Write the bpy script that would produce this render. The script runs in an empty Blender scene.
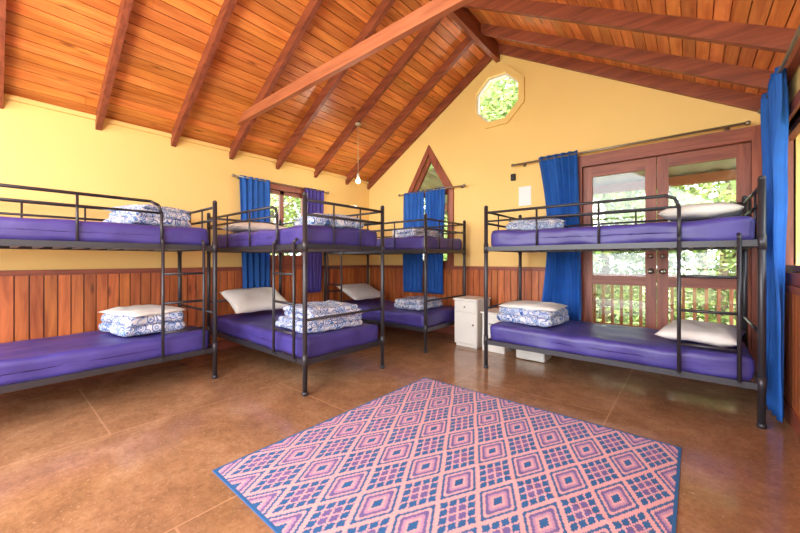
import bpy, bmesh, math, random
from mathutils import Vector, Matrix, noise
from mathutils.geometry import tessellate_polygon
random.seed(7)
S=bpy.context.scene
COL=S.collection

def lin(c):
    return tuple(((v/255)/12.92 if v/255<=0.04045 else ((v/255+0.055)/1.055)**2.4) for v in c)+(1.0,)

# ------------------------------------------------------------------ materials
def newmat(name):
    m=bpy.data.materials.new(name); m.use_nodes=True
    nt=m.node_tree; return m,nt,nt.nodes['Principled BSDF']
def N(nt,t,**kw):
    n=nt.nodes.new(t)
    for k,v in kw.items(): setattr(n,k,v)
    return n
def mixc(nt,fac,a,b,blend='MIX'):
    n=N(nt,'ShaderNodeMix',data_type='RGBA',blend_type=blend)
    for s,v in ((n.inputs[0],fac),(n.inputs[6],a),(n.inputs[7],b)):
        if hasattr(v,'is_linked') or hasattr(v,'links'): nt.links.new(v,s)
        else: s.default_value=v
    return n.outputs[2]
def ramp(nt,src,stops,interp='LINEAR'):
    r=N(nt,'ShaderNodeValToRGB'); r.color_ramp.interpolation=interp
    e=r.color_ramp.elements
    while len(e)<len(stops): e.new(0.5)
    for i,(p,c) in enumerate(stops): e[i].position=p; e[i].color=c
    nt.links.new(src,r.inputs[0]); return r.outputs[0]
def coords(nt,scale=(1,1,1),rot=(0,0,0)):
    t=N(nt,'ShaderNodeTexCoord'); m=N(nt,'ShaderNodeMapping')
    m.inputs['Scale'].default_value=scale; m.inputs['Rotation'].default_value=rot
    nt.links.new(t.outputs['Object'],m.inputs[0]); return m.outputs[0]
def noi(nt,vec,scale,detail=4,rough=.5,dist=0):
    n=N(nt,'ShaderNodeTexNoise'); n.inputs['Scale'].default_value=scale
    n.inputs['Detail'].default_value=detail; n.inputs['Roughness'].default_value=rough
    n.inputs['Distortion'].default_value=dist
    nt.links.new(vec,n.inputs['Vector']); return n.outputs['Fac']
def bump(nt,b,h,strength,dist=.01):
    n=N(nt,'ShaderNodeBump'); n.inputs['Strength'].default_value=strength; n.inputs['Distance'].default_value=dist
    nt.links.new(h,n.inputs['Height']); nt.links.new(n.outputs[0],b.inputs['Normal'])
W1=(1,1,1,1)
def plain(name,c,rough=.5,metal=0,var=.08,scale=6,bumpst=0,bscale=60,sheen=0):
    m,nt,b=newmat(name); v=coords(nt)
    c=lin(c); d=tuple(x*(1-var*2) for x in c[:3])+(1,)
    o=ramp(nt,noi(nt,v,scale),[(.3,d),(.7,c)])
    nt.links.new(o,b.inputs['Base Color']); b.inputs['Roughness'].default_value=rough; b.inputs['Metallic'].default_value=metal
    if bumpst: bump(nt,b,noi(nt,v,bscale),bumpst)
    if sheen: b.inputs['Sheen Weight'].default_value=sheen
    return m
def wood(name,light,dark,axis='Y',rough=.4,knots=True,tint=True):
    m,nt,b=newmat(name)
    sc={'X':(1.2,14,14),'Y':(14,1.2,14),'Z':(14,14,1.2)}[axis]
    v=coords(nt,sc)
    g=noi(nt,v,1.5,6,.6,.6)
    col=ramp(nt,g,[(.3,lin(dark)),(.62,lin(light))])
    if knots:
        sk={'X':(2.2,9,9),'Y':(9,2.2,9),'Z':(9,9,2.2)}[axis]
        vo=N(nt,'ShaderNodeTexVoronoi'); vo.inputs['Scale'].default_value=1.0
        nt.links.new(coords(nt,sk),vo.inputs['Vector'])
        k=ramp(nt,vo.outputs['Distance'],[(.06,(.25,.2,.18,1)),(.16,W1)])
        col=mixc(nt,.8,col,k,'MULTIPLY')
    if tint:
        a=N(nt,'ShaderNodeAttribute',attribute_name='tint')
        col=mixc(nt,1.0,col,a.outputs['Color'],'MULTIPLY')
    nt.links.new(col,b.inputs['Base Color']); b.inputs['Roughness'].default_value=rough
    bump(nt,b,g,.15,.005)
    return m

M={}
M['yellow']=plain('wall_paint_yellow',(242,205,130),.75,var=.02,scale=1.5,bumpst=.05,bscale=80)
M['ceil']=wood('pine_ceiling_boards',(240,156,84),(198,106,48),'Y',.33)
M['ceilback']=plain('ceiling_backing',(70,32,14),.8)
M['rafter']=wood('rafter_redwood',(150,80,54),(106,50,34),'X',.5,False,False)
M['wains']=wood('wainscot_boards',(208,120,66),(156,78,42),'Z',.4)
M['trimr']=wood('redwood_trim',(156,84,62),(116,56,42),'X',.45,False,False)
M['trimz']=wood('redwood_trim_vertical',(156,84,62),(116,56,42),'Z',.45,False,False)
M['metal']=plain('bunk_metal_black',(58,56,62),.35,.3,.05)
M['purple']=plain('mattress_sheet_purple',(74,64,144),.42,0,.16,5,.45,9,.0)
M['pillow']=plain('pillowcase_cream',(222,218,212),.8,0,.03,8,.25,14)
M['blue']=plain('curtain_blue',(40,112,208),.7,0,.1,9,.1,70)
M['violet']=plain('curtain_violet',(84,70,166),.7,0,.1,9,.1,70)
M['rod']=plain('rod_metal',(150,140,126),.35,.7)
M['brass']=plain('handle_steel',(190,185,175),.3,.9)
M['white']=plain('white_plastic',(226,222,214),.5,0,.02)
M['dark']=plain('dark_rubber',(30,30,34),.6)
M['paper']=plain('notice_paper',(235,238,240),.8,0,.02)
M['deck']=wood('deck_timber',(170,130,100),(130,98,76),'X',.7,False,False)
M['bal']=plain('balustrade_timber',(176,112,78),.6,0,.1)
M['bark']=plain('bark',(160,140,118),.9,0,.3,8,.6,20)
M['slat']=plain('mattress_base',(150,146,150),.7)
M['cord']=plain('lamp_cord',(200,190,160),.5)

for k in ('blue','violet'):
    nt=M[k].node_tree; b=nt.nodes['Principled BSDF']; out=[n for n in nt.nodes if n.type=='OUTPUT_MATERIAL'][0]
    tr=N(nt,'ShaderNodeBsdfTranslucent'); tr.inputs[0].default_value=lin((40,110,210) if k=='blue' else (90,70,170))
    mx=N(nt,'ShaderNodeMixShader'); mx.inputs[0].default_value=.3
    nt.links.new(b.outputs[0],mx.inputs[1]); nt.links.new(tr.outputs[0],mx.inputs[2]); nt.links.new(mx.outputs[0],out.inputs[0])

# patterned cotton: blue damask swirls on white
m,nt,b=newmat('patterned_cotton'); v=coords(nt)
vo=N(nt,'ShaderNodeTexVoronoi'); vo.inputs['Scale'].default_value=15; nt.links.new(v,vo.inputs['Vector'])
BL=lin((74,114,180)); WH=lin((228,228,232)); LB=lin((124,158,206))
p1=ramp(nt,vo.outputs['Distance'],[(0,BL),(.13,BL),(.15,WH),(.27,WH),(.29,LB),(.36,LB),(.38,WH),(.48,WH),(.50,BL),(.58,BL),(.6,WH)])
wv=N(nt,'ShaderNodeTexWave'); wv.wave_type='RINGS'; wv.inputs['Scale'].default_value=5; wv.inputs['Distortion'].default_value=9; wv.inputs['Detail Scale'].default_value=2.2; nt.links.new(v,wv.inputs['Vector'])
p2=ramp(nt,wv.outputs['Fac'],[(.0,LB),(.18,LB),(.26,WH),(1,WH)])
nt.links.new(mixc(nt,.7,p1,p2,'MULTIPLY'),b.inputs['Base Color']); b.inputs['Roughness'].default_value=.85
bump(nt,b,noi(nt,v,18),.25); M['pattern']=m

# floor
m,nt,b=newmat('sealed_brown_floor'); v=coords(nt)
n1=noi(nt,v,1.6,9,.7,.4); n2=noi(nt,v,38,6,.75); n3=noi(nt,v,9,6,.7)
c=ramp(nt,n1,[(.28,lin((136,98,68))),(.5,lin((164,122,88))),(.72,lin((194,152,116)))])
c=mixc(nt,.5,c,ramp(nt,n2,[(.34,(.5,.46,.44,1)),(.56,W1)]),'MULTIPLY')
c=mixc(nt,.45,c,ramp(nt,n3,[(.35,(.6,.56,.54,1)),(.6,W1)]),'MULTIPLY')
c=mixc(nt,ramp(nt,noi(nt,v,60,3,.6),[(.62,(0,0,0,1)),(.68,(.4,.4,.4,1))]),c,lin((214,180,148)))
br=N(nt,'ShaderNodeTexBrick'); br.offset=.5
mp=N(nt,'ShaderNodeMapping'); mp.inputs['Rotation'].default_value=(0,0,math.pi/2); mp.inputs['Location'].default_value=(.5,.45,0); nt.links.new(v,mp.inputs[0]); nt.links.new(mp.outputs[0],br.inputs['Vector'])
br.inputs['Scale'].default_value=1; br.inputs['Brick Width'].default_value=2.4; br.inputs['Row Height'].default_value=1.2
br.inputs['Mortar Size'].default_value=.006; br.inputs['Color1'].default_value=(0,0,0,1); br.inputs['Color2'].default_value=(0,0,0,1); br.inputs['Mortar'].default_value=W1
br.inputs['Mortar Smooth'].default_value=.4
fm=N(nt,'ShaderNodeMath',operation='MULTIPLY'); nt.links.new(br.outputs['Fac'],fm.inputs[0]); fm.inputs[1].default_value=.45
c=mixc(nt,fm.outputs[0],c,lin((206,160,124)))
nt.links.new(c,b.inputs['Base Color'])
rr=ramp(nt,noi(nt,v,5,5),[(.3,(.09,)*3+(1,)),(.7,(.22,)*3+(1,))]); nt.links.new(rr,b.inputs['Roughness'])
b.inputs['Specular IOR Level'].default_value=.9
bump(nt,b,n2,.08,.002); M['floor']=m

m,nt,b=newmat('woven_rug'); a=N(nt,'ShaderNodeAttribute',attribute_name='tint'); v=coords(nt,(1,1,1))
wv=N(nt,'ShaderNodeTexWave'); wv.inputs['Scale'].default_value=60; nt.links.new(v,wv.inputs['Vector'])
c=mixc(nt,.2,a.outputs['Color'],ramp(nt,wv.outputs['Fac'],[(0,(.6,.6,.6,1)),(1,W1)]),'MULTIPLY')
nt.links.new(c,b.inputs['Base Color']); b.inputs['Roughness'].default_value=.5; bump(nt,b,wv.outputs['Fac'],.2,.002); M['rug']=m

m,nt,b=newmat('leaves'); a=N(nt,'ShaderNodeAttribute',attribute_name='tint')
c=mixc(nt,1.0,lin((210,222,156)),a.outputs['Color'],'MULTIPLY'); nt.links.new(c,b.inputs['Base Color']); b.inputs['Roughness'].default_value=.5
tr=N(nt,'ShaderNodeBsdfTranslucent'); nt.links.new(c,tr.inputs[0]); out=[n for n in nt.nodes if n.type=='OUTPUT_MATERIAL'][0]
mx=N(nt,'ShaderNodeMixShader'); mx.inputs[0].default_value=.4
nt.links.new(b.outputs[0],mx.inputs[1]); nt.links.new(tr.outputs[0],mx.inputs[2]); nt.links.new(mx.outputs[0],out.inputs[0]); M['leaf']=m
m,nt,b=newmat('window_glass'); nt.nodes.remove(b); out=[n for n in nt.nodes if n.type=='OUTPUT_MATERIAL'][0]
t=N(nt,'ShaderNodeBsdfTransparent'); g=N(nt,'ShaderNodeBsdfGlossy'); g.inputs['Roughness'].default_value=.03
mx=N(nt,'ShaderNodeMixShader'); mx.inputs[0].default_value=.05
nt.links.new(t.outputs[0],mx.inputs[1]); nt.links.new(g.outputs[0],mx.inputs[2]); nt.links.new(mx.outputs[0],out.inputs[0]); M['glass']=m
m,nt,b=newmat('bulb_glow'); b.inputs['Base Color'].default_value=lin((255,240,200)); b.inputs['Emission Color'].default_value=lin((255,236,190)); b.inputs['Emission Strength'].default_value=6; M['bulb']=m
M['ground']=plain('forest_ground',(160,160,112),.95,0,.25,3,.5,12)
m,nt,b=newmat('corrugated_iron'); b.inputs['Base Color'].default_value=lin((200,202,200)); b.inputs['Roughness'].default_value=.6; M['iron']=m

# ------------------------------------------------------------------ mesh helpers
def obj(name,bm,mat,parent=None,smooth=False,loc=None,bevel=0):
    me=bpy.data.meshes.new(name)
    bmesh.ops.recalc_face_normals(bm,faces=bm.faces)
    bm.to_mesh(me); bm.free()
    mats=mat if isinstance(mat,(list,tuple)) else [mat]
    for x in mats: me.materials.append(x)
    if smooth:
        for p in me.polygons: p.use_smooth=True
    o=bpy.data.objects.new(name,me); COL.objects.link(o)
    if parent: o.parent=parent
    if loc: o.location=loc
    if bevel:
        md=o.modifiers.new('bevel','BEVEL'); md.width=bevel; md.segments=2; md.limit_method='ANGLE'
    return o
def empty(name,loc=(0,0,0),rz=0):
    e=bpy.data.objects.new(name,None); e.location=loc; e.rotation_euler=(0,0,rz); e.empty_display_size=.1; COL.objects.link(e); return e
def box(bm,x0,x1,y0,y1,z0,z1,tint=None,lay=None,mi=0):
    vs=[bm.verts.new(p) for p in ((x0,y0,z0),(x1,y0,z0),(x1,y1,z0),(x0,y1,z0),(x0,y0,z1),(x1,y0,z1),(x1,y1,z1),(x0,y1,z1))]
    fs=[bm.faces.new([vs[i] for i in f]) for f in ((0,3,2,1),(4,5,6,7),(0,1,5,4),(1,2,6,5),(2,3,7,6),(3,0,4,7))]
    for f in fs:
        f.material_index=mi
        if lay is not None:
            for l in f.loops: l[lay]=tint
    return vs
def tube(bm,p1,p2,r,n=10,r2=None,mi=0):
    p1=Vector(p1);p2=Vector(p2);d=p2-p1;L=d.length
    if L<1e-6:return
    q=Vector((0,0,1)).rotation_difference(d.normalized()).to_matrix().to_4x4()
    mt=Matrix.Translation((p1+p2)/2)@q
    res=bmesh.ops.create_cone(bm,cap_ends=True,segments=n,radius1=r,radius2=r if r2 is None else r2,depth=L,matrix=mt)
    for v in res['verts']:
        for f in v.link_faces: f.material_index=mi; f.smooth=len(f.verts)==4
def ball(bm,p,r,mi=0,u=10,v=7):
    res=bmesh.ops.create_uvsphere(bm,u_segments=u,v_segments=v,radius=r,matrix=Matrix.Translation(p))
    for x in res['verts']:
        for f in x.link_faces: f.material_index=mi; f.smooth=True
def path(bm,pts,r,n=10):
    for a,b in zip(pts,pts[1:]): tube(bm,a,b,r,n)
    for p in pts[1:-1]: ball(bm,p,r)
def rbox(bm,c,h,r,nin=6,amp=0,freq=4,seed=0,mi=0,fn=None):
    def samples(hh):
        rr=min(r,hh*.99); a=[-hh,-hh+rr*.25,-hh+rr*.55,-hh+rr]
        mid=[-hh+rr+(2*(hh-rr))*i/nin for i in range(1,nin)]
        return a+mid+[-x for x in reversed(a)]
    ss=[samples(x) for x in h]; new=[]
    for ax in range(3):
        u,v=[i for i in range(3) if i!=ax]
        for sg in (-1,1):
            g=[]
            for a in ss[u]:
                row=[]
                for b_ in ss[v]:
                    p=[0,0,0];p[ax]=sg*h[ax];p[u]=a;p[v]=b_
                    inner=[max(-(h[i]-min(r,h[i]*.99)),min(h[i]-min(r,h[i]*.99),p[i])) for i in range(3)]
                    P=Vector(p);I=Vector(inner);dd=P-I
                    if dd.length>0: 
                        dn=dd.normalized(); P=I+Vector([dn[i]*min(r,h[i]*.99) for i in range(3)])
                    if amp: 
                        P=P+Vector(noise.noise_vector((P+Vector((seed*3.1,seed*1.7,seed)))*freq))*amp
                    if fn: P=fn(P)
                    vv=bm.verts.new(P+Vector(c)); row.append(vv); new.append(vv)
                g.append(row)
            for i in range(len(g)-1):
                for j in range(len(g[0])-1):
                    q=[g[i][j],g[i+1][j],g[i+1][j+1],g[i][j+1]]
                    if (sg>0)!=(ax!=1): q.reverse()
                    f=bm.faces.new(q); f.material_index=mi; f.smooth=True
    bmesh.ops.remove_doubles(bm,verts=new,dist=1e-5)
def prism(name,outer,holes,mapf,t0,t1,mat,parent=None):
    bm=bmesh.new(); loops=[outer]+holes
    pl=[[Vector((p[0],p[1],0)) for p in l] for l in loops]; tris=tessellate_polygon(pl)
    flat=[p for l in loops for p in l]
    A=[bm.verts.new(mapf(p[0],p[1],t0)) for p in flat]; B=[bm.verts.new(mapf(p[0],p[1],t1)) for p in flat]
    for t in tris:
        try: bm.faces.new([A[i] for i in t]); bm.faces.new([B[i] for i in reversed(t)])
        except ValueError: pass
    k=0
    for l in loops:
        n=len(l)
        for i in range(n):
            j=(i+1)%n; bm.faces.new([A[k+i],A[k+j],B[k+j],B[k+i]])
        k+=n
    return obj(name,bm,mat,parent)

# ------------------------------------------------------------------ room
XL,XR,YG,YB=-4.52,.55,4.5,-2.3
EV=2.556; XA=-2.02; ZA=4.08
def zl(x): return EV+(ZA-EV)*(x-XL)/(XA-XL)
bm=bmesh.new(); box(bm,XL-.15,XR+.15,YB,YG+.15,-.12,0); obj('floor',bm,M['floor'])

oct_c=(-2.04,3.35)
def octa(r): return [(oct_c[0]+r*math.cos(math.pi/8+i*math.pi/4),oct_c[1]+r*math.sin(math.pi/8+i*math.pi/4)) for i in range(8)]
pent=[(-3.54,1.06),(-2.80,1.06),(-2.80,2.18),(-3.17,2.80),(-3.54,2.18)]
DX0,DX1,DZ=-1.0,.46,2.24
mapG=lambda u,v,t:(u,t,v)
prism('wall_gable',[(XL-.15,-.1),(DX0,-.1),(DX0,DZ),(DX1,DZ),(DX1,-.1),(XR+.15,-.1),(XR+.15,EV-.02),(XA,ZA+.03),(XL-.15,EV-.02)],
      [octa(.34),pent],mapG,YG,YG+.14,M['yellow'])
mapL=lambda u,v,t:(t,u,v)
LW=(2.34,3.14,1.06,2.12)
prism('wall_left',[(YB,-.1),(YG,-.1),(YG,EV+.02),(YB,EV+.02)],[[(LW[0],LW[2]),(LW[1],LW[2]),(LW[1],LW[3]),(LW[0],LW[3])]],mapL,XL,XL-.14,M['yellow'])
RW=[(2.2,4.16,1.03,2.12),(-.6,1.4,1.03,2.12)]
prism('wall_right',[(YB,-.1),(YG,-.1),(YG,EV+.02),(YB,EV+.02)],[[(a,c),(b_,c),(b_,d),(a,d)] for a,b_,c,d in RW],mapL,XR,XR+.14,M['yellow'])

def rtint(lo=.72,hi=1.12):
    v=random.uniform(lo,hi); return (v,v*random.uniform(.88,1.02),v*random.uniform(.8,1.0),1)
bm=bmesh.new(); lay=bm.loops.layers.float_color.new('tint')
YC=YG
def slope_boards(x0,z0,x1,z1):
    d=Vector((x1-x0,0,z1-z0)); L=d.length; d.normalize(); n=Vector((-d.z,0,d.x)); 
    if n.z<0:n=-n
    k=int(L/.1)+1; w=L/k
    for i in range(k):
        cuts=sorted([random.uniform(YB,YC) for _ in range(2)])
        for ya,yb in zip([YB]+cuts,cuts+[YC]):
            if yb-ya<.02: continue
            t=rtint(.7,1.12)
            a=Vector((x0,0,z0))+d*(w*i+.0035); b_=Vector((x0,0,z0))+d*(w*(i+1)-.0035)
            P=[a,b_,b_+n*.02,a+n*.02]
            vs=[bm.verts.new((p.x,y,p.z)) for y in (ya+.001,yb-.001) for p in P]
            for f in ((0,1,2,3),(7,6,5,4),(0,4,5,1),(1,5,6,2),(2,6,7,3),(3,7,4,0)):
                ff=bm.faces.new([vs[q] for q in f])
                for l in ff.loops: l[lay]=t
slope_boards(XL,EV,XA,ZA); slope_boards(XR,EV,XA,ZA)
obj('ceiling',bm,M['ceil'])
bm=bmesh.new()
for (x0,z0,x1,z1) in ((XL-.5,EV+.03-.5*.61,XA,ZA+.035),(XR+.5,EV+.03-.5*.593,XA,ZA+.035)):
    vs=[bm.verts.new(p) for p in ((x0,YB-.1,z0),(x1,YB-.1,z1),(x1,YG+.5,z1),(x0,YG+.5,z0),(x0,YB-.1,z0+.06),(x1,YB-.1,z1+.06),(x1,YG+.5,z1+.06),(x0,YG+.5,z0+.06))]
    for f in ((0,3,2,1),(4,5,6,7),(0,1,5,4),(1,2,6,5),(2,3,7,6),(3,0,4,7)): bm.faces.new([vs[i] for i in f])
obj('roof',bm,M['ceilback'])
def rafter_mesh(bm,xa,za,xb,zb,y,w=.05,dep=.14):
    vs=[bm.verts.new(p) for yy in (y-w/2,y+w/2) for p in ((xa,yy,za-dep),(xb,yy,zb-dep),(xb,yy,zb),(xa,yy,za))]
    for f in ((0,1,2,3),(7,6,5,4),(0,4,5,1),(1,5,6,2),(2,6,7,3),(3,7,4,0)): bm.faces.new([vs[q] for q in f])
ys=[.05+.65*k for k in range(-3,7)]+[YG-.03]
e=empty('roof_rafters'); 
for i,y in enumerate(ys):
    bm=bmesh.new(); rafter_mesh(bm,XL,EV,XA-.02,ZA,y); obj('rafter_left_%d'%i,bm,M['rafter'],e)
    bm=bmesh.new(); rafter_mesh(bm,XR,EV,XA+.02,ZA,y); obj('rafter_right_%d'%i,bm,M['rafter'],e)
bm=bmesh.new(); box(bm,XA-.03,XA+.03,YB,YG,ZA-.24,ZA-.01); obj('ridge_beam',bm,wood('ridge_wood',(150,80,54),(106,50,34),'Y',.5,False,False))
bm=bmesh.new()
yc=2.0-.055; box(bm,-4.2,.2,yc-.025,yc+.025,2.76,2.87)
obj('collar_beam',bm,wood('collar_wood',(184,110,74),(150,84,54),'X',.5,False,False))
M['ry']=wood('plate_wood',(156,84,62),(116,56,42),'Y',.5,False,False)
bm=bmesh.new(); box(bm,XR-.05,XR-.002,YB,YG-.01,EV-.16,EV-.03); obj('trim_1',bm,M['ry'])
bm=bmesh.new(); box(bm,XL+.002,XL+.03,YB,YG-.01,EV-.05,EV-.01); obj('trim_2',bm,M['yellow'])

def wains(name,a,b,mapf,zt=.98):
    bm=bmesh.new(); lay=bm.loops.layers.float_color.new('tint')
    n=int((b-a)/.09); w=(b-a)/n
    for i in range(n):
        t=rtint(.8,1.12); u0=a+w*i+.005;u1=a+w*(i+1)-.005
        p=mapf(u0,.003); q=mapf(u1,.02)
        box(bm,min(p[0],q[0]),max(p[0],q[0]),min(p[1],q[1]),max(p[1],q[1]),.1,zt,t,lay)
    p=mapf(a,.001); q=mapf(b,.006); d=(.3,.25,.25,1)
    box(bm,min(p[0],q[0]),max(p[0],q[0]),min(p[1],q[1]),max(p[1],q[1]),.02,zt,d,lay)
    obj(name,bm,M['wains'])
mL=lambda u,t:(XL+t,u); mG=lambda u,t:(u,YG-t); mR=lambda u,t:(XR-t,u)
wains('trim_3',YB,YG-.03,mL); wains('trim_4',XL+.03,DX0-.1,mG); wains('trim_5',YB,YG-.03,mR,.9)
bm=bmesh.new(); box(bm,XL,XL+.03,YB,YG,.98,1.03); obj('trim_6',bm,M['ry'])
bm=bmesh.new(); box(bm,XL,DX0-.09,YG-.035,YG,.98,1.03); obj('trim_7',bm,M['trimr'])
bm=bmesh.new(); box(bm,XR-.035,XR,YB,YG,.9,.95); obj('trim_8',bm,M['ry'])
bm=bmesh.new(); box(bm,XL,XL+.03,YB,YG-.03,0,.12); obj('baseboard_left',bm,M['ry'])
bm=bmesh.new(); box(bm,XL,DX0-.09,YG-.03,YG,0,.12); obj('baseboard_gable',bm,M['trimr'])
bm=bmesh.new(); box(bm,XR-.03,XR,YB,YG-.03,0,.12); obj('baseboard_right',bm,M['ry'])

def ring(name,outer,inner,mapf,t0,t1,mat,parent): return prism(name,outer,[inner],mapf,t0,t1,mat,parent)
w=empty('window_1',(0,0,0))
ring('frame',octa(.42),octa(.335),mapG,YG-.03,YG+.1,M['yellow'],w)
ring('bead',octa(.34),octa(.315),mapG,YG+.02,YG+.08,M['white'],w)
prism('glass',octa(.32),[],mapG,YG+.05,YG+.055,M['glass'],w)
w=empty('window_2')
po=[(-3.62,1.0),(-2.72,1.0),(-2.72,2.2),(-3.17,2.94),(-3.62,2.2)]
ring('frame',po,pent,mapG,YG-.03,YG+.1,M['trimz'],w)
pi=[(-3.49,1.11),(-2.85,1.11),(-2.85,2.16),(-3.17,2.69),(-3.49,2.16)]
ring('sash',pent,pi,mapG,YG+.02,YG+.07,M['trimz'],w)
bm=bmesh.new(); box(bm,-3.5,-2.84,YG+.03,YG+.06,2.13,2.19); obj('transom',bm,M['trimr'],w)
prism('glass',pi,[],mapG,YG+.045,YG+.05,M['glass'],w)
def rectwin(name,a,b,c,d,X,sgn,mull,sill=.04):
    w=empty(name)
    R=lambda o:[(a-o,c-o),(b+o,c-o),(b+o,d+o),(a-o,d+o)]
    ring('casing',R(.08),R(0),mapL,X-sgn*.02,X+sgn*.1,M['trimz'],w)
    ring('sash',R(0),R(-.05),mapL,X+sgn*.03,X+sgn*.08,M['trimz'],w)
    bm=bmesh.new()
    for m_ in mull: 
        x0,x1=sorted((X+sgn*.03,X+sgn*.08)); box(bm,x0,x1,m_-.03,m_+.03,c,d)
    obj('mullions',bm,M['trimz'],w)
    prism('glass',R(-.04),[],mapL,X+sgn*.05,X+sgn*.055,M['glass'],w)
    bm=bmesh.new(); x0,x1=sorted((X-sgn*sill,X-sgn*.0)); box(bm,x0,x1,a-.1,b+.1,c-.11,c-.08); obj('sill',bm,M['ry'],w)
rectwin('window_3',*LW[:2],LW[2]+.08,LW[3],XL,-1,[(LW[0]+LW[1])/2],.03)
rectwin('window_4',*RW[0],XR,1,[2.85]); rectwin('window_5',*RW[1],XR,1,[.4])

def leaf(name,x0,x1,handle):
    e=empty(name); y0,y1=YG+.03,YG+.075; s=.095
    bm=bmesh.new()
    box(bm,x0,x0+s,y0,y1,.01,DZ-.03); box(bm,x1-s,x1,y0,y1,.01,DZ-.03)
    obj('stiles',bm,M['trimz'],e)
    bm=bmesh.new()
    for a,b_ in ((.01,.28),(.84,.94),(DZ-.15,DZ-.03)): box(bm,x0+s,x1-s,y0,y1,a,b_)
    obj('rails',bm,M['trimr'],e)
    bm=bmesh.new(); box(bm,x0+s,x1-s,y0+.02,y0+.025,.28,.84); box(bm,x0+s,x1-s,y0+.02,y0+.025,.94,DZ-.15); obj('glass',bm,M['glass'],e)
    bm=bmesh.new(); ball(bm,(handle,y0-.05,1.0),.026); tube(bm,(handle,y0,1.0),(handle,y0-.05,1.0),.01); tube(bm,(handle,y0-.001,1.0),(handle,y0-.008,1.0),.03,14)
    tube(bm,(handle,y0-.001,1.16),(handle,y0-.02,1.16),.022,14)
    obj('handle',bm,M['brass'],e,True)
mid=(DX0+DX1)/2
leaf('door_1',DX0+.03,mid-.003,mid-.05); leaf('door_2',mid+.003,DX1-.03,mid+.05)
e=empty('trim_9')
bm=bmesh.new(); box(bm,DX0-.09,DX0+.028,YG-.03,YG+.12,0,DZ+.1); box(bm,DX1-.028,DX1+.06,YG-.03,YG+.12,0,DZ+.1); obj('jambs',bm,M['trimz'],e)
bm=bmesh.new(); box(bm,DX0+.028,DX1-.028,YG-.03,YG+.12,DZ-.028,DZ+.1); obj('head',bm,M['trimr'],e)
bm=bmesh.new(); box(bm,-1.73,-1.57,YG-.008,YG-.001,1.83,2.08); 
obj('wall_notice',bm,M['paper'])
bm=bmesh.new(); rbox(bm,(-1.8,YG-.02,2.22),(.03,.018,.045),.01,2); obj('light_switch',bm,M['dark'],None,True)

def rod(name,p1,p2,br,r=.012):
    e=empty(name); bm=bmesh.new(); tube(bm,p1,p2,r,12); ball(bm,p1,.022); ball(bm,p2,.022)
    P1,P2=Vector(p1),Vector(p2)
    for f in (.06,.94):
        p=P1.lerp(P2,f); tube(bm,p,p+Vector(br),.008)
        tube(bm,p+Vector(br)*.9,p+Vector(br),.022,12)
    obj('rod',bm,M['rod'],e,True)
rod('curtain_rod',(-1.78,YG-.09,2.36),(.40,YG-.09,2.36),(0,.088,0))
rod('curtain_rod',(-3.72,YG-.09,2.2),(-2.5,YG-.09,2.2),(0,.088,0),.009)
rod('curtain_rod',(XL+.065,2.0,2.2),(XL+.065,3.5,2.2),(-.063,0,0),.009)
rod('curtain_rod',(XR-.09,1.9,2.38),(XR-.09,4.2,2.38),(.088,0,0))
def curtain(name,origin,ax,width,z1,z0,folds,amp,mat,shape=None,seed=0):
    ax=Vector(ax); nr=Vector((-ax.y,ax.x,0)); nu=folds*12; nv=30
    bm=bmesh.new(); g=[]
    for j in range(nv+1):
        t=j/nv; z=z1+(z0-z1)*t; off,wf=(0,1) if shape is None else shape(t); row=[]
        for i in range(nu+1):
            s=i/nu; u=width*(.5+(s-.5)*wf)+off
            ph=s*folds*2*math.pi+.5*math.sin(t*4+seed+s*5)
            am=amp*(.75+.25*math.sin(t*5+s*9+seed))*(.8+.3*(1/max(wf,.3)-1)*.5)
            d=am*math.sin(ph)+min(.012,amp*.3)*noise.noise(Vector((s*6,t*5,seed)))
            u+=.25*amp*math.sin(2*ph)
            p=Vector(origin)+ax*u+nr*d; row.append(bm.verts.new((p.x,p.y,z)))
        g.append(row)
    for j in range(nv):
        for i in range(nu): bm.faces.new([g[j][i],g[j][i+1],g[j+1][i+1],g[j+1][i]])
    o=obj(name,bm,mat,None,True); md=o.modifiers.new('s','SOLIDIFY'); md.thickness=.003; return o
curtain('curtain',(-1.46,YG-.09,0),(1,0,0),.46,2.4,.32,6,.035,M['blue'],lambda t:(.03*t+.05*math.sin(t*3.1),1-.22*math.sin(math.pi*min(1,t*1.1))),1)
curtain('curtain',(-3.64,YG-.09,0),(1,0,0),.42,2.22,.6,5,.03,M['blue'],lambda t:(.0,1-.05*t),2)
curtain('curtain',(-3.19,YG-.09,0),(1,0,0),.36,2.22,.6,5,.03,M['blue'],lambda t:(.0,1-.1*t),3)
curtain('curtain',(XL+.065,2.08,0),(0,1,0),.42,2.22,.62,5,.025,M['blue'],lambda t:(.02*t,1-.1*t),4)
curtain('curtain',(XL+.065,3.06,0),(0,1,0),.36,2.22,.62,5,.025,M['violet'],lambda t:(-.02*t,1-.2*t),5)
curtain('curtain',(XR-.085,3.40,0),(0,1,0),.66,2.42,.04,7,.045,M['blue'],lambda t:(-.06*math.sin(t*3),1-.1*math.sin(math.pi*t)),6)

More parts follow.
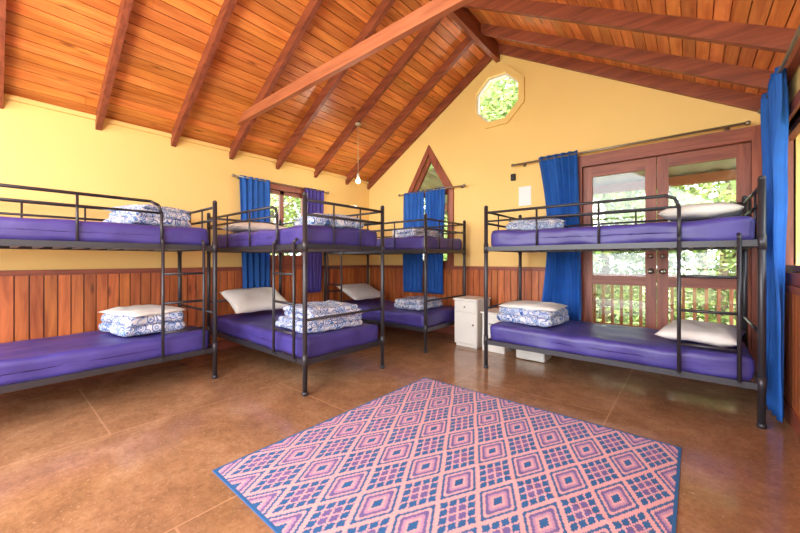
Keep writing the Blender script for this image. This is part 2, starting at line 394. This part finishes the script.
# ------------------------------------------------------------------ bunk beds
Wd,H=.98,1.665
def bunk(loc,rz,ladder_side,seed,L=2.03):
    e=empty('bunk_bed',loc,rz); r=.02; bm=bmesh.new()
    for x in (r,L-r):
        for y in (r,Wd-r):
            tube(bm,(x,y,0.0),(x,y,H),r,12); ball(bm,(x,y,H),r*1.05); tube(bm,(x,y,0),(x,y,.03),r*1.25,12)
            for z in (.29,1.24): tube(bm,(x,y,z-.05),(x,y,z+.05),r*1.2,12)
        for z in (1.62,1.50): tube(bm,(x,r,z),(x,Wd-r,z),.0125)
        for yy in (.33,.66): tube(bm,(x,Wd*yy,1.26),(x,Wd*yy,1.62),.008)
        tube(bm,(x,r,.62),(x,Wd-r,.62),.0125)
        for z in (.27,1.235): box(bm,x-.012,x+.012,r,Wd-r,z-.022,z+.022)
    for y in (r,Wd-r):
        for z in (.27,1.235): box(bm,r,L-r,y-.012,y+.012,z-.022,z+.022)
    yb=Wd-r
    for z in (1.62,1.51): tube(bm,(r,yb,z),(L-r,yb,z),.011)
    for k in range(1,5): x=L*k/5; tube(bm,(x,yb,1.25),(x,yb,1.62),.008)
    if ladder_side=='R': la,lb=L-.45,L-.13; ga,gb=r,L-.45
    else: la,lb=.13,.45; ga,gb=L-r,.45
    sg=1 if gb>ga else -1
    path(bm,[(ga,r,1.61),(gb-sg*.08,r,1.61),(gb-sg*.025,r,1.585),(gb,r,1.52),(gb,r,1.25)],.0125)
    tube(bm,(ga,r,1.52),(gb,r,1.52),.0095)
    for k in (.33,.66): x=ga+(gb-ga)*k; tube(bm,(x,r,1.25),(x,r,1.61),.009)
    obj('frame',bm,M['metal'],e)
    bm=bmesh.new()
    yl=-.014
    for x in (la,lb):
        path(bm,[(x,r,1.30),(x,yl,1.27),(x,yl,.29)],.0125)
        tube(bm,(x,yl,.27),(x,r,.27),.01)
    for z in (.50,.75,1.0): tube(bm,(la,yl,z),(lb,yl,z),.011)
    obj('ladder',bm,M['metal'],e)
    bm=bmesh.new()
    for z in (.255,1.22):
        for k in range(1,16): 
            x=L*k/16; box(bm,x-.018,x+.018,.035,Wd-.035,z,z+.012)
    obj('slats',bm,M['slat'],e)
    for nm,z in (('mattress_lower',.365),('mattress_upper',1.335)):
        bm=bmesh.new()
        sag=lambda P:Vector((P.x,P.y,P.z-.012*(1-(P.x/1.0)**2)*(1 if P.z>0 else .2)))
        rbox(bm,(L/2,Wd/2,z),(L/2-.045,Wd/2-.04,.092),.045,24,.018,5.5,seed+z,0,sag)
        obj(nm,bm,M['purple'],e,True)
    return e
bunk((-3.43,-.635,0),math.pi/2,'R',1)
bunk((-4.41,1.66,0),0,'R',2,1.99)
bunk((-4.41,3.375,0),0,'L',3,1.98)
bunk((-1.643,3.30,0),0,'R',4)
ZU,ZLo=1.43,.46

def pillow(name,c,rz=0,tilt=0,sx=.34,sy=.23,h=.07,mat=None,seed=0):
    bm=bmesh.new(); n=18
    def P(u,v,s):
        e=max(0,(1-abs(u)**3.2))*max(0,(1-abs(v)**3.2)); 
        x=u*sx*(1-.05*(1-abs(v))); y=v*sy*(1-.05*(1-abs(u)))
        z=s*h*(e**.5)+.016*noise.noise(Vector((u*2.5+seed,v*2.5,s*3)))*(e**.3)
        return (x,y,z)
    for s in (1,-1):
        g=[[bm.verts.new(P(-1+2*i/n,-1+2*j/n,s*(1 if s>0 else .75))) for j in range(n+1)] for i in range(n+1)]
        for i in range(n):
            for j in range(n):
                q=[g[i][j],g[i+1][j],g[i+1][j+1],g[i][j+1]]
                if s<0:q.reverse()
                bm.faces.new(q)
    bmesh.ops.remove_doubles(bm,verts=bm.verts,dist=1e-4)
    o=obj(name,bm,mat or M['pillow'],None,True,c); o.rotation_euler=(0,tilt,rz); return o
def folded(c,rz=0,sx=.27,sy=.22,layers=3,t=.035,top='pillow',seed=0):
    e=empty('folded_bedding',c,rz); z=0
    for k in range(layers):
        bm=bmesh.new(); hh=t*random.uniform(.85,1.15)
        f=1-.05*k
        rbox(bm,(random.uniform(-.02,.02),random.uniform(-.02,.02),z+hh),(sx*f,sy*f,hh),hh*.98,12,.018,8,seed+k)
        obj('doona_fold_%d'%(k+1),bm,M['pattern'],e,True)
        z+=hh*1.8
    if top:
        o=pillow('pillow_top',(0.01,0,z+.02),.12,0,sx*1.0,sy*.92,.04,M['pillow'] if top=='pillow' else M['pattern'],seed); o.parent=e
    return e
folded((-3.97,.98,ZU),.2,.30,.25,2,.035,'p',1)
folded((-3.93,.93,ZLo),.15,.30,.25,2,.045,'pillow',2)
pillow('pillow',(-4.04,2.08,ZU+.065),1.45,.0,.33,.23,.07,None,3)
folded((-2.78,2.18,ZU),1.3,.28,.25,1,.04,'p',3)
pillow('pillow',(-4.1,2.13,ZLo+.17),1.57,0,.36,.25,.08,None,5).rotation_euler=(0.45,0,1.57)
folded((-2.84,2.15,ZLo),1.5,.33,.3,4,.028,None,5)
folded((-2.95,3.88,ZU),1.4,.27,.24,2,.032,None,6)
folded((-2.9,3.88,ZLo),1.5,.27,.24,2,.035,None,7)
pillow('pillow',(-4.07,3.87,ZLo+.15),1.57,0,.34,.24,.07,None,8).rotation_euler=(0.4,0,1.57)
folded((-1.3,3.8,ZU),.3,.28,.24,1,.04,'p',9)
folded((-1.3,3.75,ZLo),-.1,.3,.25,2,.04,'pillow',10)
pillow('pillow',(.07,3.8,ZU+.065),1.5,0,.36,.25,.075,None,11)
pillow('pillow',(.07,3.76,ZLo+.065),1.45,0,.36,.25,.075,None,12)

# ------------------------------------------------------------------ rug
def cam2w(X,d): return Vector((X*.7655-d*.6435,X*.6435+d*.7655))
A=cam2w(-.923,1.77);B=cam2w(.237,3.27);C=cam2w(1.61,1.98)
ux=(C-B); uy=(A-B)
rw=ux.length; rl=uy.length
ang=(math.atan2(ux.y,ux.x)+math.atan2(uy.y,uy.x)+math.pi/2)/2
TX,TY=30,50
NX,NY=TX*9+4,TY*5+4
bm=bmesh.new(); lay=bm.loops.layers.float_color.new('tint')
pink=lin((232,176,180)); blu=lin((48,104,162)); pur=lin((116,104,164)); lil=lin((196,152,184))
def rugcol(i,j):
    if i<2 or j<2 or i>=NX-2 or j>=NY-2: return blu
    i-=2;j-=2
    a=(i%TX)+.5-TX/2; b_=(j%TY)+.5-TY/2
    px=a/(TX/2); py=b_/(TY/2); d=abs(px)+abs(py)
    if d<1:
        if d>.9: return pink
        K=4.0
        u=((px+py)/.9+1)*.5*K; v=((px-py)/.9+1)*.5*K
        fu,fv=u%1,v%1; iu,iv=int(u),int(v)
        if .1<fu<.9 and .1<fv<.9: return pur if (iu in (1,2) and iv in (1,2)) else blu
        return pink
    d2=2-d
    if d2>.9: return pink
    if d2>.76: return blu
    if d2>.64: return pink
    if d2>.48: return pur
    if d2>.34: return lil
    if d2>.22: return pink
    return blu
sx,sy=rw/NX,rl/NY
def rz_(x,y): return .006+.003*math.exp(-((y+rl*.5)/.02)**2)+.002*math.exp(-((x-rw*.5)/.02)**2)
V=[[bm.verts.new((i*sx,-j*sy,rz_(i*sx,-j*sy))) for j in range(NY+1)] for i in range(NX+1)]
for i in range(NX):
    for j in range(NY):
        f=bm.faces.new([V[i][j],V[i][j+1],V[i+1][j+1],V[i+1][j]]); c=rugcol(i,j)
        for l in f.loops:l[lay]=c
bnd=[V[i][0] for i in range(NX+1)]+[V[NX][j] for j in range(1,NY+1)]+[V[i][NY] for i in range(NX-1,-1,-1)]+[V[0][j] for j in range(NY-1,0,-1)]
low=[bm.verts.new((v.co.x,v.co.y,0.0)) for v in bnd]
for k in range(len(bnd)):
    q=(k+1)%len(bnd); f=bm.faces.new([bnd[k],bnd[q],low[q],low[k]])
    for l in f.loops:l[lay]=blu
o=obj('rug',bm,M['rug'],None,False,(B.x,B.y,0.001)); o.rotation_euler=(0,0,ang)

# ------------------------------------------------------------------ bulb
e=empty('pendant_bulb',(-3.535,3.3,0)); zc=zl(-3.535)-.14
bm=bmesh.new(); tube(bm,(0,0,2.3),(0,0,zc+.01),.004,8); tube(bm,(0,0,zc-.02),(0,0,zc+.005),.04,16); obj('cord',bm,M['cord'],e,True)
bm=bmesh.new(); tube(bm,(0,0,2.26),(0,0,2.32),.018,12); obj('socket',bm,M['white'],e,True)
bm=bmesh.new(); ball(bm,(0,0,2.22),.033,0,16,12); tube(bm,(0,0,2.24),(0,0,2.27),.024,12,.015); obj('bulb',bm,M['bulb'],e,True)

# white cabinets in the corner
e=empty('bedside_cabinet',(-2.205,4.1,0),0)
bm=bmesh.new(); box(bm,-.165,.165,-.17,.19,.04,.60); box(bm,-.175,.175,-.19,.2,.60,.625); box(bm,-.15,.15,-.15,.17,0,.04); obj('carcass',bm,M['white'],e,False,None,.006)
bm=bmesh.new(); box(bm,-.155,.155,-.186,-.171,.05,.44); box(bm,-.155,.155,-.186,-.171,.45,.59); obj('door_and_drawer',bm,M['white'],e,False,None,.005)
bm=bmesh.new(); ball(bm,(.12,-.2,.3),.012); tube(bm,(.12,-.2,.3),(.12,-.185,.3),.006); ball(bm,(0,-.2,.52),.012); tube(bm,(0,-.2,.52),(0,-.185,.52),.006); obj('knobs',bm,M['rod'],e,True)
e=empty('bedside_drawers',(-1.83,4.1,0),0)
bm=bmesh.new(); box(bm,-.145,.145,-.17,.19,.0,.46); box(bm,-.16,.16,-.19,.2,.46,.485); obj('cabinet',bm,M['white'],e,False,None,.008)
bm=bmesh.new()
for z in (.05,.255): box(bm,-.13,.13,-.185,-.171,z,z+.18)
obj('drawer_fronts',bm,M['white'],e,False,None,.005)
bm=bmesh.new()
for z in (.14,.345): tube(bm,(-.04,-.2,z),(.04,-.2,z),.006); tube(bm,(-.04,-.2,z),(-.04,-.185,z),.005); tube(bm,(.04,-.2,z),(.04,-.185,z),.005)
obj('pulls',bm,M['rod'],e)
e=empty('storage_tub',(-1.36,3.98,0),0)
bm=bmesh.new(); rbox(bm,(0,0,.065),(.16,.13,.06),.02,4); rbox(bm,(0,0,.13),(.175,.145,.012),.01,4); obj('tub',bm,M['white'],e,True)

# ------------------------------------------------------------------ outside
bm=bmesh.new(); box(bm,-40,40,-30,45,-.9,-.8); obj('ground',bm,M['ground'])
e=empty('verandah')
bm=bmesh.new()
for k in range(17): box(bm,-4,3,4.66+k*.11,4.76+k*.11,-.1,-.06)
obj('deck_boards',bm,M['deck'],e)
bm=bmesh.new()
for k in range(8): x=-3.9+k*.97; box(bm,x-.05,x+.05,6.36,6.46,-.8,.0)
obj('stumps',bm,M['bal'],e)
bm=bmesh.new()
box(bm,-4,3,6.36,6.44,.84,.9); box(bm,-4,3,6.38,6.42,.05,.11)
for k in range(56): x=-3.95+k*.125; box(bm,x-.02,x+.02,6.385,6.415,.1,.85)
for x in (-3.9,-1.55,.85,2.9): box(bm,x-.05,x+.05,6.35,6.45,-.1,2.35)
obj('balustrade',bm,M['bal'],e)
bm=bmesh.new()
nx=140; 
g=[[bm.verts.new((-4.2+7.6*i/nx,y,z+.02*math.sin(i*1.4))) for (y,z) in ((4.68,2.62),(6.7,2.3))] for i in range(nx+1)]
for i in range(nx): bm.faces.new([g[i][0],g[i+1][0],g[i+1][1],g[i][1]])
obj('roof_sheet',bm,M['iron'],e,True)
bm=bmesh.new(); box(bm,-4.2,3.4,6.33,6.47,2.2,2.32); box(bm,-4.2,3.4,5.5,5.56,2.36,2.45)
obj('verandah_beam',bm,M['bal'],e)

def crown_mesh(n,rx,rz,ls,seed):
    rnd=random.Random(seed); bm=bmesh.new(); lay=bm.loops.layers.float_color.new('tint')
    clumps=[(Vector((rnd.uniform(-1,1)*rx*.75,rnd.uniform(-1,1)*rx*.75,rnd.uniform(-1,1)*rz*.85)),rnd.uniform(.35,.7),rnd.uniform(.5,1.1)) for _ in range(22)]
    for i in range(n):
        c,cr,br=rnd.choice(clumps)
        d=Vector((rnd.gauss(0,1),rnd.gauss(0,1),rnd.gauss(0,1))).normalized()*cr*rnd.uniform(.5,1)
        p=c+d; s=ls*rnd.uniform(.6,1.3)
        a=Vector((rnd.gauss(0,1),rnd.gauss(0,1),rnd.gauss(0,.6))).normalized(); b_=a.cross(Vector((rnd.gauss(0,1),rnd.gauss(0,1),rnd.gauss(0,1)))).normalized()
        vs=[bm.verts.new(p+q) for q in (-a*s,b_*s*.45,a*s,-b_*s*.45)]
        f=bm.faces.new(vs); v=br*rnd.uniform(.4,1.15); t=(v*rnd.uniform(.75,1.05),v,v*rnd.uniform(.6,1.05),1)
        for l in f.loops:l[lay]=t
    me=bpy.data.meshes.new('crown'); bm.to_mesh(me); bm.free(); me.materials.append(M['leaf']); return me
CR=[crown_mesh(3800,1.5,1.7,.075,s) for s in (1,2,3)]
BU=crown_mesh(3200,1.1,.6,.06,9)
shrubs=[(-7.0,8.6),(-5.5,8.5),(-2.6,8.8),(-.4,8.7),(1.2,8.6),(4.1,3.9),(-7.4,6.0),(-7.4,3.8),(-2,10.9),(.5,13)]
trees=[]
def tree(x,y,h,s,k):
    e=empty('tree',(x,y,-.82),random.uniform(0,6)); trees.append(e)
    bm=bmesh.new(); p=Vector((0,0,0)); r=.13*s
    for i in range(6):
        q=p+Vector((random.uniform(-.08,.08),random.uniform(-.08,.08),h/6)); tube(bm,p,q,r,9,r*.85); p=q; r*=.85
        if i>1:
            a=random.uniform(0,6.3); tube(bm,q,q+Vector((math.cos(a)*.9,math.sin(a)*.9,.6)),r*.5,6,r*.2)
    obj('trunk',bm,M['bark'],e)
    for j in range(2):
        o=bpy.data.objects.new('crown_%d'%(j+1),CR[(k+j)%3]); COL.objects.link(o); o.parent=e
        o.location=(random.uniform(-.4,.4),random.uniform(-.4,.4),h-j*1.9*s); o.scale=(s,s,s*.95); o.rotation_euler=(0,0,random.uniform(0,6))
pos=[(-9.5,9.5,5.0),(-7,11,6.6),(-5,9.4,4.6),(-3.6,10.4,6.9),(-1.6,10.2,4.2),(.3,12.2,5.6),(2.4,9.6,4.2),(4.0,8.0,4.6),(-5.4,13.0,8.6),(-1,14.5,8.2),(3.5,12.5,6.5),(4.6,5.2,3.6),(4.8,2.6,3.6),(-8.8,5.0,4.2),(-9,7.2,4.8),(-10.5,3.2,4.4),(-3.8,9.2,4.0),(-2.2,13,3.2),(.6,9.9,3.2),(2.2,13.5,3.4),(-4.6,9.9,6.2)]
for k,(x,y,h) in enumerate(pos): tree(x,y,h+.4,1.1,k)
for k,(x,y) in enumerate(shrubs):
    t=min(trees,key=lambda q:(q.location.x-x)**2+(q.location.y-y)**2)
    o=bpy.data.objects.new('undergrowth',BU); COL.objects.link(o); o.parent=t
    d=Vector((x-t.location.x,y-t.location.y,0)); rz=t.rotation_euler[2]
    o.location=(d.x*math.cos(-rz)-d.y*math.sin(-rz),d.x*math.sin(-rz)+d.y*math.cos(-rz),.5+(.6 if y>10 else 0))

# ------------------------------------------------------------------ light
w=bpy.data.worlds.new('world'); S.world=w; w.use_nodes=True
bg=w.node_tree.nodes['Background']; bg.inputs[0].default_value=(.88,.95,1,1); bg.inputs[1].default_value=5.2
sd=bpy.data.lights.new('sun','SUN'); sd.energy=9; sd.angle=.03; sd.color=(1,.96,.88)
so=bpy.data.objects.new('sun',sd); COL.objects.link(so); so.rotation_euler=Vector((-.35,.3,-1)).to_track_quat('-Z','Y').to_euler()
def pt(loc,e,r,c=(1,.97,.94)):
    l=bpy.data.lights.new('fill_and_bulb_light','POINT'); l.energy=e; l.shadow_soft_size=r; l.color=c
    o=bpy.data.objects.new('fill_and_bulb_light',l); COL.objects.link(o); o.location=loc
pt((-2.0,-.7,2.3),110,.4); pt((-.8,-1.6,1.6),80,.4); pt((-3.9,-1.9,1.7),60,.4)  # fill lights added out of view to brighten the room, no fixtures there
pt((-3.535,3.3,2.22-.1),14,.04,(1,.9,.72))

cd=bpy.data.cameras.new('camera'); cam=bpy.data.objects.new('camera',cd); COL.objects.link(cam)
cd.sensor_width=36; cd.lens=345/800*36; cd.shift_y=-6.5/800; cd.clip_start=.02
cam.location=(0,0,1.12); cam.rotation_euler=(math.pi/2,0,math.atan2(.6435,.7655))
S.camera=cam
S.view_settings.view_transform='Standard'; S.view_settings.look='None'; S.view_settings.exposure=.5
